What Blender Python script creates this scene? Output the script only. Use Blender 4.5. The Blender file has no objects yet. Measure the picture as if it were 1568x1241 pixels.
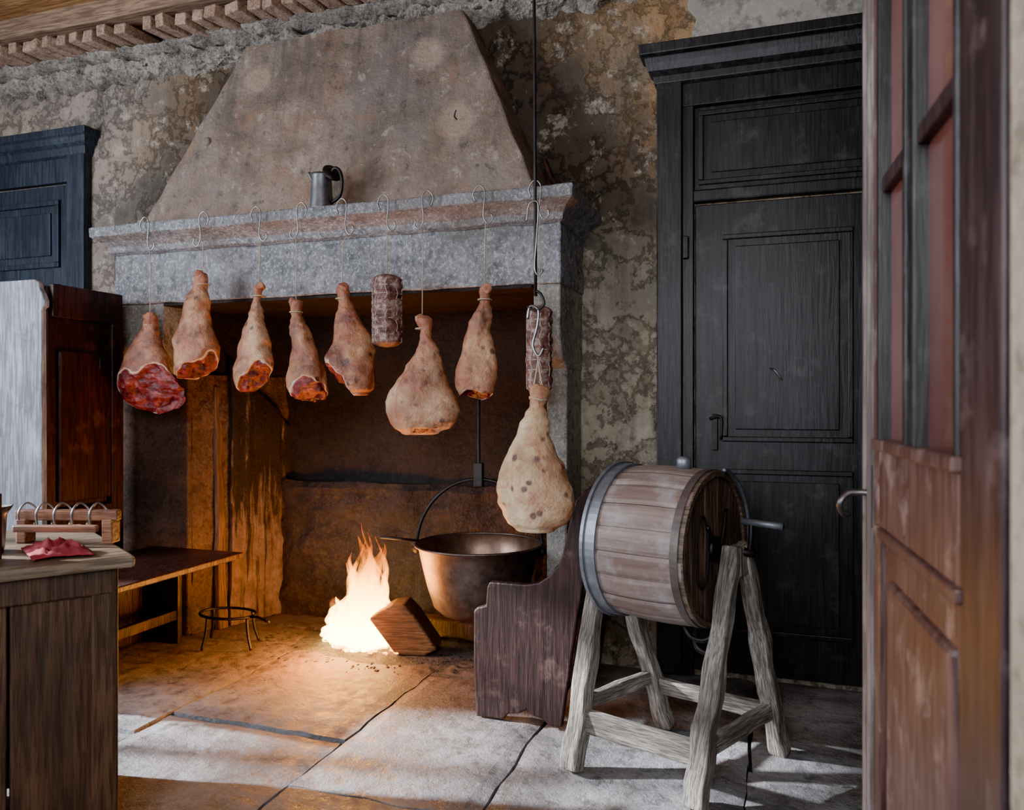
import bpy, bmesh, math, random
from mathutils import Vector, Matrix, noise
random.seed(7)
SC=bpy.context.scene
COL=SC.collection

# ------------------------------------------------------------------ nodes
def mk(name):
    m=bpy.data.materials.new(name); m.use_nodes=True
    nt=m.node_tree
    return m,nt,nt.nodes['Principled BSDF']
def nd(nt,t,ins=None,**props):
    n=nt.nodes.new(t)
    for k,v in props.items(): setattr(n,k,v)
    if ins:
        for k,v in ins.items():
            s=n.inputs[k]
            if hasattr(v,'is_output'): nt.links.new(v,s)
            else: s.default_value=v
    return n
def c4(c): return (c[0],c[1],c[2],1.0)
def coords(nt,kind='obj',scale=(1,1,1)):
    if kind=='pos':
        v=nd(nt,'ShaderNodeNewGeometry').outputs['Position']
    else:
        tc=nd(nt,'ShaderNodeTexCoord').outputs['Object']
        rnd=nd(nt,'ShaderNodeObjectInfo').outputs['Random']
        mu=nd(nt,'ShaderNodeMath',{0:rnd,1:37.0},operation='MULTIPLY').outputs[0]
        v=nd(nt,'ShaderNodeVectorMath',{0:tc,1:mu},operation='ADD').outputs[0]
    return nd(nt,'ShaderNodeVectorMath',{0:v,1:scale},operation='MULTIPLY').outputs[0]
def nz(nt,vec,scale,detail=6,rough=.6,dist=0):
    return nd(nt,'ShaderNodeTexNoise',{'Vector':vec,'Scale':scale,'Detail':detail,'Roughness':rough,'Distortion':dist}).outputs['Fac']
def ramp(nt,fac,stops):
    n=nd(nt,'ShaderNodeValToRGB',{'Fac':fac}); el=n.color_ramp.elements
    while len(el)<len(stops): el.new(.5)
    for e,(p,c) in zip(el,stops):
        e.position=p; e.color=c4(c) if isinstance(c,tuple) else (c,c,c,1)
    return n.outputs['Color']
def mix(nt,fac,a,b,mode='MIX'):
    n=nd(nt,'ShaderNodeMix',data_type='RGBA',blend_type=mode)
    for i,v in ((0,fac),(6,a),(7,b)):
        if hasattr(v,'is_output'): nt.links.new(v,n.inputs[i])
        else: n.inputs[i].default_value = v if i==0 else c4(v)
    return n.outputs[2]
def mth(nt,op,a,b=0.0,clamp=False):
    n=nd(nt,'ShaderNodeMath',{0:a,1:b},operation=op); n.use_clamp=clamp
    return n.outputs[0]
def vadd(nt,v,o): return nd(nt,'ShaderNodeVectorMath',{0:v,1:o},operation='ADD').outputs[0]
def vmul(nt,v,o): return nd(nt,'ShaderNodeVectorMath',{0:v,1:o},operation='MULTIPLY').outputs[0]
def mr(nt,v,a,b,c=0.0,d=1.0):
    if a>b: a,b,c,d=b,a,d,c
    t=nd(nt,'ShaderNodeMapRange',{'Value':v,'From Min':a,'From Max':b,'To Min':0.0,'To Max':1.0},interpolation_type='SMOOTHSTEP').outputs[0]
    if (c,d)==(0.0,1.0): return t
    return mth(nt,'ADD',mth(nt,'MULTIPLY',t,d-c),c)
def bump(nt,b,h,strength=.5,dist=.01):
    n=nd(nt,'ShaderNodeBump',{'Height':h,'Strength':strength,'Distance':dist})
    nt.links.new(n.outputs[0],b.inputs['Normal'])
def setc(nt,b,c): nt.links.new(c,b.inputs['Base Color'])
def sep(nt):
    p=nd(nt,'ShaderNodeNewGeometry').outputs['Position']
    s=nd(nt,'ShaderNodeSeparateXYZ',{0:p}); return s.outputs

def wood(name,dark,light,axis='z',rough=.6,scale=1.0,grain=.5,wear=None,spec=.4):
    m,nt,b=mk(name)
    sc={'z':(14,14,1.1),'x':(1.1,14,14),'y':(14,1.1,14)}[axis]
    v=coords(nt,'obj',tuple(q*scale for q in sc))
    f=nz(nt,v,1.6,8,.65,.6); f2=nz(nt,v,6,4,.6)
    v2=coords(nt,'obj'); f3=nz(nt,v2,3.2,5,.6)
    mid=tuple((a+c)/2 for a,c in zip(dark,light))
    c=ramp(nt,f,[(.3,dark),(.5,mid),(.72,light)])
    c=mix(nt,ramp(nt,f2,[(.42,0.7),(.55,0.0)]),c,tuple(q*.4 for q in dark))
    c=mix(nt,ramp(nt,f3,[(.35,.65),(.65,0.0)]),c,tuple(q*.55 for q in dark))
    if wear:
        f4=nz(nt,v2,9,8,.7)
        c=mix(nt,ramp(nt,f4,[(.55,0.0),(.66,.8)]),c,wear)
    setc(nt,b,c)
    b.inputs['Roughness'].default_value=rough
    b.inputs['Specular IOR Level'].default_value=spec
    h=mth(nt,'ADD',f,mth(nt,'MULTIPLY',f2,.6))
    bump(nt,b,h,grain,.012)
    return m
def metal(name,col,rough=.45,met=.9,var=.4):
    m,nt,b=mk(name); v=coords(nt)
    f=nz(nt,v,18,6,.65)
    c=ramp(nt,f,[(.35,tuple(q*(1-var) for q in col)),(.65,col)])
    setc(nt,b,c); b.inputs['Metallic'].default_value=met; b.inputs['Roughness'].default_value=rough
    bump(nt,b,f,.25,.004); return m
def stone(name,c1,c2,spec_c,scale=1,rough=.85,kind='pos',bs=.7,stain=None):
    m,nt,b=mk(name); v=coords(nt,kind)
    f=nz(nt,v,4*scale,8,.65); g=nz(nt,v,70*scale,3,.7); h=nz(nt,v,22*scale,6,.7)
    c=ramp(nt,f,[(.35,c1),(.65,c2)])
    c=mix(nt,ramp(nt,g,[(.5,0.0),(.62,.6)]),c,spec_c)
    c=mix(nt,ramp(nt,h,[(.38,.6),(.5,0.0)]),c,tuple(q*.35 for q in c1))
    if stain: c=mix(nt,ramp(nt,nz(nt,v,2.2,5,.6),[(.5,0.0),(.7,.7)]),c,stain)
    setc(nt,b,c); b.inputs['Roughness'].default_value=rough
    bump(nt,b,mth(nt,'ADD',mth(nt,'MULTIPLY',g,.5),h),bs,.015); return m

# -- old plaster wall
def make_wall():
    m,nt,b=mk('old_plaster_wall'); v=coords(nt,'pos'); s=sep(nt)
    n1=nz(nt,v,1.7,6,.6,.3); n2=nz(nt,v,5,9,.68); n3=nz(nt,v,26,6,.7); n4=nz(nt,v,75,3,.7)
    ochre=ramp(nt,n2,[(.32,(.17,.09,.038)),(.5,(.40,.22,.088)),(.68,(.52,.34,.17))])
    beige=ramp(nt,n2,[(.32,(.22,.185,.135)),(.5,(.41,.355,.265)),(.68,(.58,.52,.41))])
    pink=ramp(nt,n2,[(.3,(.24,.19,.155)),(.6,(.42,.34,.285))])
    zf=mr(nt,s[2],1.6,2.6); zf=mth(nt,'ADD',mth(nt,'MULTIPLY',zf,.9),mth(nt,'MULTIPLY',mth(nt,'SUBTRACT',n1,.5),1.9),True)
    c=mix(nt,zf,beige,ochre)
    lf=mth(nt,'ADD',mr(nt,s[0],-3.0,-3.7),mth(nt,'MULTIPLY',mth(nt,'SUBTRACT',n1,.5),1.5),True)
    c=mix(nt,lf,c,pink)
    n5=nz(nt,vadd(nt,v,(3.7,9.1,5.3)),1.9,7,.62)
    c=mix(nt,ramp(nt,n5,[(.48,0.0),(.60,.65)]),c,(.22,.195,.165))
    vr=nz(nt,vmul(nt,v,(7,7,1.1)),1.3,6,.65)
    c=mix(nt,ramp(nt,vr,[(.50,0.0),(.66,.6)]),c,(.105,.085,.065))
    dx=mth(nt,'ABSOLUTE',mth(nt,'ADD',s[0],2.0))
    hw=mr(nt,s[2],2.08,3.05,1.1,.62)
    d=mth(nt,'SUBTRACT',dx,hw)
    soot=mth(nt,'MULTIPLY',mr(nt,d,1.05,.05),mr(nt,s[2],1.5,2.3))
    soot=mth(nt,'ADD',mth(nt,'MULTIPLY',soot,1.3),mth(nt,'MULTIPLY',mth(nt,'SUBTRACT',n2,.55),2.8),True)
    soot=mth(nt,'MULTIPLY',soot,mr(nt,d,1.25,.5))
    soot=mth(nt,'MULTIPLY',soot,mr(nt,s[2],1.2,2.0))
    c=mix(nt,mth(nt,'MULTIPLY',soot,.88),c,(.045,.037,.030))
    c=mix(nt,ramp(nt,n3,[(.34,.55),(.46,0.0)]),c,(.10,.078,.058))
    c=mix(nt,ramp(nt,nz(nt,v,9,9,.72),[(.57,0.0),(.63,.5)]),c,(.58,.51,.41))
    setc(nt,b,c); b.inputs['Roughness'].default_value=.92
    h=mth(nt,'ADD',mth(nt,'MULTIPLY',n3,.8),mth(nt,'ADD',mth(nt,'MULTIPLY',n4,.4),mth(nt,'MULTIPLY',ramp(nt,n2,[(.45,0.0),(.5,1.0)]),.6)))
    bump(nt,b,h,.9,.02); return m
def make_hood():
    m,nt,b=mk('hood_plaster'); v=coords(nt,'pos'); s=sep(nt)
    n1=nz(nt,v,3.0,10,.7,.3); n2=nz(nt,v,13,8,.72); n3=nz(nt,v,60,4,.7)
    c=ramp(nt,n1,[(.32,(.12,.09,.068)),(.45,(.225,.165,.125)),(.56,(.32,.24,.185)),(.7,(.43,.335,.27))])
    c=mix(nt,ramp(nt,nz(nt,v,1.5,7,.65),[(.47,0.0),(.60,.7)]),c,(.165,.15,.14))
    c=mix(nt,ramp(nt,nz(nt,v,3.6,7,.68),[(.53,0.0),(.65,.55)]),c,(.34,.165,.10))
    st=nz(nt,vmul(nt,v,(9,3,.8)),1.2,7,.65)
    c=mix(nt,mth(nt,'MULTIPLY',ramp(nt,st,[(.48,0.0),(.66,.7)]),mr(nt,s[2],2.2,3.0,.35,1.0)),c,(.085,.072,.062))
    c=mix(nt,ramp(nt,n2,[(.58,0.0),(.65,.55)]),c,(.50,.43,.36))
    c=mix(nt,ramp(nt,n2,[(.34,.75),(.43,0.0)]),c,(.075,.062,.05))
    P=nd(nt,'ShaderNodeNewGeometry').outputs['Position']
    for q,r in (((-2.50,3.38,2.86),.085),((-1.55,3.38,2.86),.095),((-1.375,3.31,2.505),.10)):
        dd=nd(nt,'ShaderNodeVectorMath',{0:P,1:q},operation='DISTANCE').outputs['Value']
        dd=mth(nt,'ADD',dd,mth(nt,'MULTIPLY',mth(nt,'SUBTRACT',n2,.5),.12))
        c=mix(nt,mth(nt,'MULTIPLY',mr(nt,dd,r*1.1,r*.6),.6),c,(.46,.35,.26))
    setc(nt,b,c); b.inputs['Roughness'].default_value=.9
    bump(nt,b,mth(nt,'ADD',n2,mth(nt,'ADD',mth(nt,'MULTIPLY',n3,.5),mth(nt,'MULTIPLY',n1,1.2))),.95,.02); return m
def make_floor():
    m,nt,b=mk('stone_slabs'); v=coords(nt,'pos'); s=sep(nt)
    n1=nz(nt,v,2.4,10,.7,.3); n2=nz(nt,v,16,8,.72); n3=nz(nt,v,80,3,.7)
    c=ramp(nt,n1,[(.34,(.10,.097,.105)),(.5,(.22,.215,.222)),(.66,(.38,.375,.385))])
    c=mix(nt,ramp(nt,n2,[(.35,.8),(.5,0.0)]),c,(.07,.066,.068))
    c=mix(nt,ramp(nt,n3,[(.58,0.0),(.66,.4)]),c,(.47,.46,.46))
    c=mix(nt,ramp(nt,nz(nt,v,3.4,6,.6),[(.56,0.0),(.7,.3)]),c,(.14,.115,.11))
    hx=mth(nt,'ABSOLUTE',mth(nt,'ADD',s[0],2.0))
    ash=mth(nt,'MULTIPLY',mr(nt,s[1],2.4,3.1),mr(nt,hx,1.6,1.0))
    ash=mth(nt,'MULTIPLY',ash,.78)
    c=mix(nt,ash,c,mix(nt,ramp(nt,n2,[(.35,0.0),(.65,1.0)]),(.035,.024,.02),(.22,.14,.10)))
    setc(nt,b,c)
    nt.links.new(mr(nt,n2,.3,.7,.42,.8),b.inputs['Roughness'])
    bump(nt,b,mth(nt,'ADD',mth(nt,'MULTIPLY',n1,1.5),mth(nt,'ADD',n2,mth(nt,'MULTIPLY',n3,.3))),.85,.015); return m
def make_streak():
    m,nt,b=mk('soot_streaked_plaster'); v=coords(nt,'pos'); s=sep(nt)
    f=nz(nt,vmul(nt,v,(16,16,1.2)),1.6,7,.65,.3); g=nz(nt,v,9,8,.7); h=nz(nt,v,45,4,.7)
    c=ramp(nt,g,[(.32,(.10,.06,.042)),(.5,(.19,.115,.082)),(.68,(.28,.185,.14))])
    k=mth(nt,'ADD',f,mr(nt,s[2],.1,1.4,-.06,.20))
    c=mix(nt,ramp(nt,k,[(.46,0.0),(.56,.95)]),c,(.018,.014,.012))
    setc(nt,b,c); b.inputs['Roughness'].default_value=.9
    bump(nt,b,mth(nt,'ADD',mth(nt,'MULTIPLY',f,.6),mth(nt,'ADD',mth(nt,'MULTIPLY',g,1.5),mth(nt,'MULTIPLY',h,.8))),1.0,.02); return m

WALL=make_wall(); HOOD=make_hood(); FLOOR=make_floor(); STREAK=make_streak()
GRAN=stone('granite_lintel',(.15,.15,.16),(.28,.28,.29),(.54,.54,.56),bs=1.0,stain=(.15,.125,.11))
GRAN2=stone('granite_jamb',(.19,.18,.165),(.34,.32,.285),(.5,.48,.45),bs=.9)
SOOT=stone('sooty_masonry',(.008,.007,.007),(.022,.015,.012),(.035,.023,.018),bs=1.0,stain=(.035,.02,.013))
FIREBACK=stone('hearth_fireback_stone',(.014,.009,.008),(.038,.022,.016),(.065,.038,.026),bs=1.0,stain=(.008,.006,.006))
REDPL=stone('reddish_plaster',(.06,.035,.026),(.13,.072,.05),(.19,.12,.09),bs=1.0,stain=(.025,.018,.015))
PALE=stone('pale_plaster',(.30,.275,.24),(.40,.365,.32),(.45,.42,.37),scale=.6,bs=.4)
CRUMB=stone('crumbling_lime_mortar',(.12,.09,.07),(.56,.50,.43),(.70,.66,.60),scale=2.2,bs=1.0,stain=(.20,.14,.10))
BRICK=stone('old_brick',(.26,.135,.08),(.52,.34,.24),(.68,.60,.50),scale=2,bs=.8)
DIRT=stone('packed_dirt',(.025,.022,.02),(.045,.038,.033),(.06,.05,.045))
W_CEIL=wood('ceiling_planks',(.32,.14,.05),(.58,.32,.14),'x',.7)
W_BEAM=wood('old_beam',(.22,.13,.08),(.50,.34,.22),'z',.8)
W_TABLE=wood('brown_table_wood',(.045,.022,.012),(.15,.075,.036),'z',.55)
W_TTOP=wood('table_top_wood',(.12,.08,.05),(.30,.22,.15),'y',.45)
W_RED=wood('dark_red_settle',(.024,.009,.009),(.062,.022,.018),'z',.4,wear=(.08,.032,.027))
W_REDX=wood('dark_red_seat',(.04,.016,.014),(.11,.045,.034),'y',.38)
W_SET=wood('dark_settle_end',(.030,.013,.012),(.092,.040,.033),'z',.5,wear=(.12,.068,.058))
W_GREY=wood('weathered_pale_board',(.25,.26,.30),(.52,.55,.62),'z',.8,wear=(.12,.12,.13))
W_LEG=wood('weathered_churn_leg',(.12,.095,.075),(.62,.57,.50),'z',.75,scale=2.2,grain=.9)
W_STRIP=wood('cheek_strip',(.11,.06,.04),(.27,.155,.10),'z',.8)
W_LOG=wood('firewood',(.07,.035,.018),(.27,.14,.07),'x',.8,scale=1.6,grain=.9)
W_HEAD=wood('barrel_head_wood',(.085,.055,.042),(.27,.185,.135),'z',.6,scale=1.4)
BLACKP=wood('black_painted_wood',(.014,.0135,.0145),(.036,.0345,.037),'z',.42,wear=(.050,.047,.049),grain=.2)
WINLITP=wood('window_lit_painted_wood',(.022,.029,.042),(.055,.070,.098),'z',.5,grain=.25)  # bluish window light is put into this paint colour
REDDOOR=wood('red_brown_door_paint',(.095,.045,.038),(.20,.115,.10),'z',.4,grain=.2,wear=(.30,.22,.195))
DOORDARK=wood('dark_door_stile',(.035,.020,.022),(.085,.054,.057),'z',.4,grain=.2,wear=(.12,.085,.085))
DOOREDGE=wood('worn_door_edge',(.16,.12,.11),(.42,.36,.33),'z',.6,grain=.4)
JAMB=stone('beige_jamb',(.36,.31,.23),(.50,.44,.34),(.54,.49,.40),bs=.3)
IRON=metal('wrought_iron',(.05,.045,.042),.5,.8)
STEEL=metal('bright_hook_steel',(.40,.40,.41),.35,1)
ZINC=metal('zinc_hoop',(.30,.32,.36),.5,.75)
POTM=metal('worn_bronze_cauldron',(.19,.145,.125),.45,.8,.5)
COPPER=metal('cauldron_inner',(.30,.19,.14),.4,.85)
TIN=metal('tin_jug',(.20,.20,.21),.45,.8)

def simple(name,col,rough=.6,em=None,es=0):
    m,nt,b=mk(name); v=coords(nt); f=nz(nt,v,20,5,.6)
    setc(nt,b,ramp(nt,f,[(.3,tuple(q*.65 for q in col)),(.7,col)])); b.inputs['Roughness'].default_value=rough
    if em: b.inputs['Emission Color'].default_value=c4(em); b.inputs['Emission Strength'].default_value=es
    return m
STRING=simple('twine',(.50,.38,.25),.9)
CLOTH=simple('red_cloth',(.30,.025,.04),.9)
DARKGAP=simple('dark_groove',(.015,.012,.01),.9)

def make_ham():
    m,nt,b=mk('cured_ham_skin'); v=coords(nt)
    cut=nd(nt,'ShaderNodeAttribute',attribute_name='cut').outputs['Fac']
    tt=nd(nt,'ShaderNodeAttribute',attribute_name='tt').outputs['Fac']
    oc=nd(nt,'ShaderNodeSeparateXYZ',{0:nd(nt,'ShaderNodeObjectInfo').outputs['Color']}).outputs[0]
    n1=nz(nt,v,7,8,.65,.3); n2=nz(nt,v,22,6,.7); n3=nz(nt,v,55,4,.65)
    brown=ramp(nt,n1,[(.34,(.10,.032,.02)),(.46,(.25,.088,.045)),(.56,(.41,.18,.085)),(.68,(.55,.32,.17))])
    pale=ramp(nt,n1,[(.32,(.36,.20,.10)),(.47,(.60,.41,.23)),(.64,(.76,.62,.42))])
    c=mix(nt,oc,pale,brown)
    c=mix(nt,ramp(nt,n2,[(.54,0.0),(.66,.5)]),c,(.33,.09,.045))
    sp=nd(nt,'ShaderNodeTexVoronoi',{'Vector':v,'Scale':19.0,'Randomness':1.0}).outputs['Distance']
    spm=nz(nt,v,11,3,.5)
    c=mix(nt,mth(nt,'MULTIPLY',mr(nt,sp,.32,.16),ramp(nt,spm,[(.46,0.0),(.52,.9)])),c,(.075,.04,.032))
    c=mix(nt,ramp(nt,nz(nt,v,4,4,.6),[(.48,0.0),(.62,.5)]),c,(.36,.10,.055))
    c=mix(nt,mr(nt,tt,.28,.02,0,.6),c,(.34,.10,.05))
    meat=ramp(nt,n2,[(.34,(.02,.004,.005)),(.48,(.14,.013,.014)),(.6,(.28,.035,.032)),(.72,(.50,.25,.20))])
    edge=mth(nt,'ADD',cut,mth(nt,'MULTIPLY',mth(nt,'SUBTRACT',n2,.5),.5))
    fat=mix(nt,mr(nt,edge,.16,.34),(.60,.42,.30),meat)
    c=mix(nt,mr(nt,cut,.02,.10),c,fat)
    setc(nt,b,c); b.inputs['Roughness'].default_value=.40
    b.inputs['Subsurface Weight'].default_value=.05
    b.inputs['Subsurface Radius'].default_value=(.02,.008,.005)
    bump(nt,b,mth(nt,'ADD',n2,mth(nt,'ADD',n1,mth(nt,'MULTIPLY',n3,.5))),.85,.012); return m
HAM=make_ham()
def make_sal():
    m,nt,b=mk('salami_skin'); v=coords(nt)
    n=nz(nt,v,30,6,.65)
    setc(nt,b,ramp(nt,n,[(.34,(.045,.018,.016)),(.5,(.16,.07,.055)),(.68,(.42,.33,.28))]))
    b.inputs['Roughness'].default_value=.6; bump(nt,b,n,.5,.006); return m
SAL=make_sal(); NET=simple('netting_string',(.45,.40,.34),.9)
def make_stave():
    m,nt,b=mk('barrel_staves')
    a=nd(nt,'ShaderNodeAttribute',attribute_name='stave').outputs['Fac']
    v=coords(nt,'obj',(1.5,16,16)); f=nz(nt,v,2,8,.65,.4); f2=nz(nt,coords(nt),7,6,.65)
    c=ramp(nt,f,[(.3,(.11,.078,.066)),(.5,(.24,.175,.148)),(.7,(.37,.30,.265))])
    c=mix(nt,mth(nt,'MULTIPLY',a,.6),c,(.15,.085,.068))
    c=mix(nt,ramp(nt,f2,[(.50,0.0),(.66,.6)]),c,(.40,.37,.37))
    setc(nt,b,c); b.inputs['Roughness'].default_value=.5; bump(nt,b,f,.4,.006); return m
STAVE=make_stave()
def make_glass():
    m,nt,b=mk('old_window_glass'); v=coords(nt)
    setc(nt,b,ramp(nt,nz(nt,v,2,3,.5),[(.3,(.12,.035,.028)),(.7,(.32,.14,.12))]))  # reddish reflection in the panes is painted as base colour
    b.inputs['Roughness'].default_value=.15
    b.inputs['Coat Weight'].default_value=.4; return m
GLASS=make_glass()

# ------------------------------------------------------------------ mesh helpers
def empty(name,loc=(0,0,0),rz=0):
    e=bpy.data.objects.new(name,None); e.empty_display_size=.05; e.location=loc; e.rotation_euler=(0,0,rz)
    COL.objects.link(e); return e
def fin(name,bm,mat,parent=None,smooth=False,bevel=0,seg=2,loc=None,mw=None):
    bmesh.ops.recalc_face_normals(bm,faces=bm.faces[:])
    me=bpy.data.meshes.new(name); bm.to_mesh(me); bm.free()
    mats=mat if isinstance(mat,(list,tuple)) else [mat]
    for q in mats: me.materials.append(q)
    if smooth:
        for p in me.polygons: p.use_smooth=True
    o=bpy.data.objects.new(name,me); COL.objects.link(o)
    if loc is not None: o.location=loc
    if mw is not None: o.matrix_local=mw
    if parent: o.parent=parent
    if bevel:
        b=o.modifiers.new('bv','BEVEL'); b.width=bevel; b.segments=seg; b.limit_method='ANGLE'; b.angle_limit=math.radians(40)
    return o
def box(name,x0,x1,y0,y1,z0,z1,mat,parent=None,bevel=.004):
    bm=bmesh.new(); bmesh.ops.create_cube(bm,size=1)
    for v in bm.verts: v.co=Vector((v.co.x*(x1-x0),v.co.y*(y1-y0),v.co.z*(z1-z0)))
    return fin(name,bm,mat,parent,bevel=bevel,loc=((x0+x1)/2,(y0+y1)/2,(z0+z1)/2))
def rough(bm,amp,fr,seed=0):
    for v in bm.verts:
        n=noise.noise_vector(v.co*fr+Vector((seed*3.1,seed*1.7,seed))); v.co+=n*amp
def beam(name,p0,p1,w,d,mat,parent=None,taper=1.0,amp=.003,up=None,bevel=.005,seg=10):
    p0=Vector(p0);p1=Vector(p1);L=(p1-p0).length; z=(p1-p0).normalized()
    up=Vector(up) if up else Vector((0,1,0))
    x=up.cross(z)
    if x.length<1e-3: x=Vector((1,0,0)).cross(z)
    x.normalize(); y=z.cross(x)
    bm=bmesh.new(); rings=[]
    for i in range(seg+1):
        t=i/seg; s=1+(taper-1)*t; r=[]
        for a,b in ((-1,-1),(1,-1),(1,1),(-1,1)):
            r.append(bm.verts.new((a*w/2*s,b*d/2*s,t*L)))
        rings.append(r)
    for i in range(seg):
        for j in range(4):
            bm.faces.new((rings[i][j],rings[i][(j+1)%4],rings[i+1][(j+1)%4],rings[i+1][j]))
    bm.faces.new(rings[0]); bm.faces.new(rings[-1])
    rough(bm,amp,9,random.random()*20)
    M=Matrix((x,y,z)).transposed().to_4x4(); M.translation=p0
    return fin(name,bm,mat,parent,bevel=bevel,mw=M)
def extr(name,pts,t,mat,parent=None,mw=None,loc=None,bevel=.006):
    bm=bmesh.new(); a=[bm.verts.new((p[0],0,p[1])) for p in pts]; b=[bm.verts.new((p[0],t,p[1])) for p in pts]
    n=len(pts)
    for i in range(n): bm.faces.new((a[i],a[(i+1)%n],b[(i+1)%n],b[i]))
    f1=bm.faces.new(a); f2=bm.faces.new(b)
    return fin(name,bm,mat,parent,bevel=bevel,mw=mw,loc=loc)
def loft(name,x0,x1,y0,y1,prof,mat,parent=None,bevel=.004,amp=0,sl=1.0,sr=1.0):
    bm=bmesh.new(); rs=[]
    for o,z in prof:
        r=[]; xa=x0-o*sl; xb=x1+o*sr
        nx=60 if amp else 1
        for i in range(nx+1): r.append(bm.verts.new((xa+(xb-xa)*i/nx,y0-o,z)))
        r.append(bm.verts.new((xb,y1,z))); r.append(bm.verts.new((xa,y1,z)))
        rs.append(r)
    n=len(rs[0])
    for i in range(len(rs)-1):
        for j in range(n): bm.faces.new((rs[i][j],rs[i][(j+1)%n],rs[i+1][(j+1)%n],rs[i+1][j]))
    bm.faces.new(rs[0]); bm.faces.new(rs[-1])
    if amp: rough(bm,amp,6)
    return fin(name,bm,mat,parent,bevel=bevel)
def lathe(name,prof,mat,parent=None,loc=(0,0,0),seg=40,axis='z',rz=0,smooth=True):
    bm=bmesh.new(); rs=[]
    for r,z in prof:
        rs.append([bm.verts.new((r*math.cos(2*math.pi*i/seg),r*math.sin(2*math.pi*i/seg),z)) for i in range(seg)])
    for i in range(len(rs)-1):
        for j in range(seg): bm.faces.new((rs[i][j],rs[i][(j+1)%seg],rs[i+1][(j+1)%seg],rs[i+1][j]))
    bmesh.ops.remove_doubles(bm,verts=bm.verts[:],dist=1e-5)
    M=Matrix.Translation(loc)@Matrix.Rotation(rz,4,'Z')
    if axis=='x': M=M@Matrix.Rotation(math.pi/2,4,'Y')
    if axis=='y': M=M@Matrix.Rotation(-math.pi/2,4,'X')
    return fin(name,bm,mat,parent,smooth=smooth,mw=M)
def cr(pts,k=6):
    P=[Vector(p) for p in pts]; P=[P[0]*2-P[1]]+P+[P[-1]*2-P[-2]]; out=[]
    for i in range(1,len(P)-2):
        for j in range(k):
            t=j/k; a,b,c,d=P[i-1],P[i],P[i+1],P[i+2]
            out.append(.5*((2*b)+(c-a)*t+(2*a-5*b+4*c-d)*t*t+(3*b-a-3*c+d)*t**3))
    out.append(P[-2]); return out
def tube(name,pts,r,mat,parent=None,smoothp=True,seg=8):
    P=cr(pts) if smoothp and len(pts)>2 else [Vector(p) for p in pts]
    bm=bmesh.new(); rs=[]; ref=None
    for i,p in enumerate(P):
        t=(P[min(i+1,len(P)-1)]-P[max(i-1,0)]).normalized()
        if ref is None: ref=t.orthogonal().normalized()
        ref=(ref-t*ref.dot(t)).normalized(); b=t.cross(ref)
        rs.append([bm.verts.new(p+(ref*math.cos(a)+b*math.sin(a))*r) for a in [2*math.pi*j/seg for j in range(seg)]])
    for i in range(len(rs)-1):
        for j in range(seg): bm.faces.new((rs[i][j],rs[i][(j+1)%seg],rs[i+1][(j+1)%seg],rs[i+1][j]))
    bm.faces.new(rs[0]); bm.faces.new(rs[-1])
    return fin(name,bm,mat,parent,smooth=True)

# ------------------------------------------------------------------ room shell
WY=3.6
def floor():
    bm=bmesh.new()
    xs=[-5.0,-3.95,-3.1,-2.25,-1.465,-.83,-.08,.62,1.4,2.3]
    rnd=random.Random(5)
    for i in range(len(xs)-1):
        y=-.6-rnd.random()*.5
        while y<4.05:
            y2=y+.6+rnd.random()*.8
            if y2>4.05: y2=4.05
            if 4.05-y2<.3: y2=4.05
            g=.004+rnd.random()*.004; x0,x1=xs[i]+g,xs[i+1]-g; a,b=y+g,y2-g
            nx=12; ny=12; dz=rnd.uniform(-.006,.004)
            tw=[rnd.uniform(-.012,.012) for _ in range(4)]
            gv=[]
            for jx in range(nx+1):
                col=[]
                for jy in range(ny+1):
                    u,v=jx/nx,jy/ny
                    X=x0+(x1-x0)*u + tw[0]*v; Y=a+(b-a)*v+tw[1]*u
                    z=-.004+dz+.007*noise.noise(Vector((X*2.3,Y*2.3,1)))
                    if jx in(0,nx) or jy in(0,ny):
                        z-=.007
                        X+=.018*noise.noise(Vector((X*9,Y*9,4))); Y+=.018*noise.noise(Vector((X*9,Y*9,9)))
                    col.append(bm.verts.new((X,Y,z)))
                gv.append(col)
            for jx in range(nx):
                for jy in range(ny): bm.faces.new((gv[jx][jy],gv[jx+1][jy],gv[jx+1][jy+1],gv[jx][jy+1]))
            rim=[gv[q][0] for q in range(nx+1)]+[gv[nx][q] for q in range(1,ny+1)]+[gv[q][ny] for q in range(nx-1,-1,-1)]+[gv[0][q] for q in range(ny-1,0,-1)]
            low=[bm.verts.new((q.co.x,q.co.y,-.05)) for q in rim]; n=len(rim)
            for q in range(n): bm.faces.new((rim[q],rim[(q+1)%n],low[(q+1)%n],low[q]))
            y=y2
    vs=[bm.verts.new(p) for p in ((-5,-1.2,-.028),(2.3,-1.2,-.028),(2.3,4.05,-.028),(-5,4.05,-.028))]
    f=bm.faces.new(vs); f.material_index=1
    fin('floor',bm,[FLOOR,DIRT])
floor()

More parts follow.
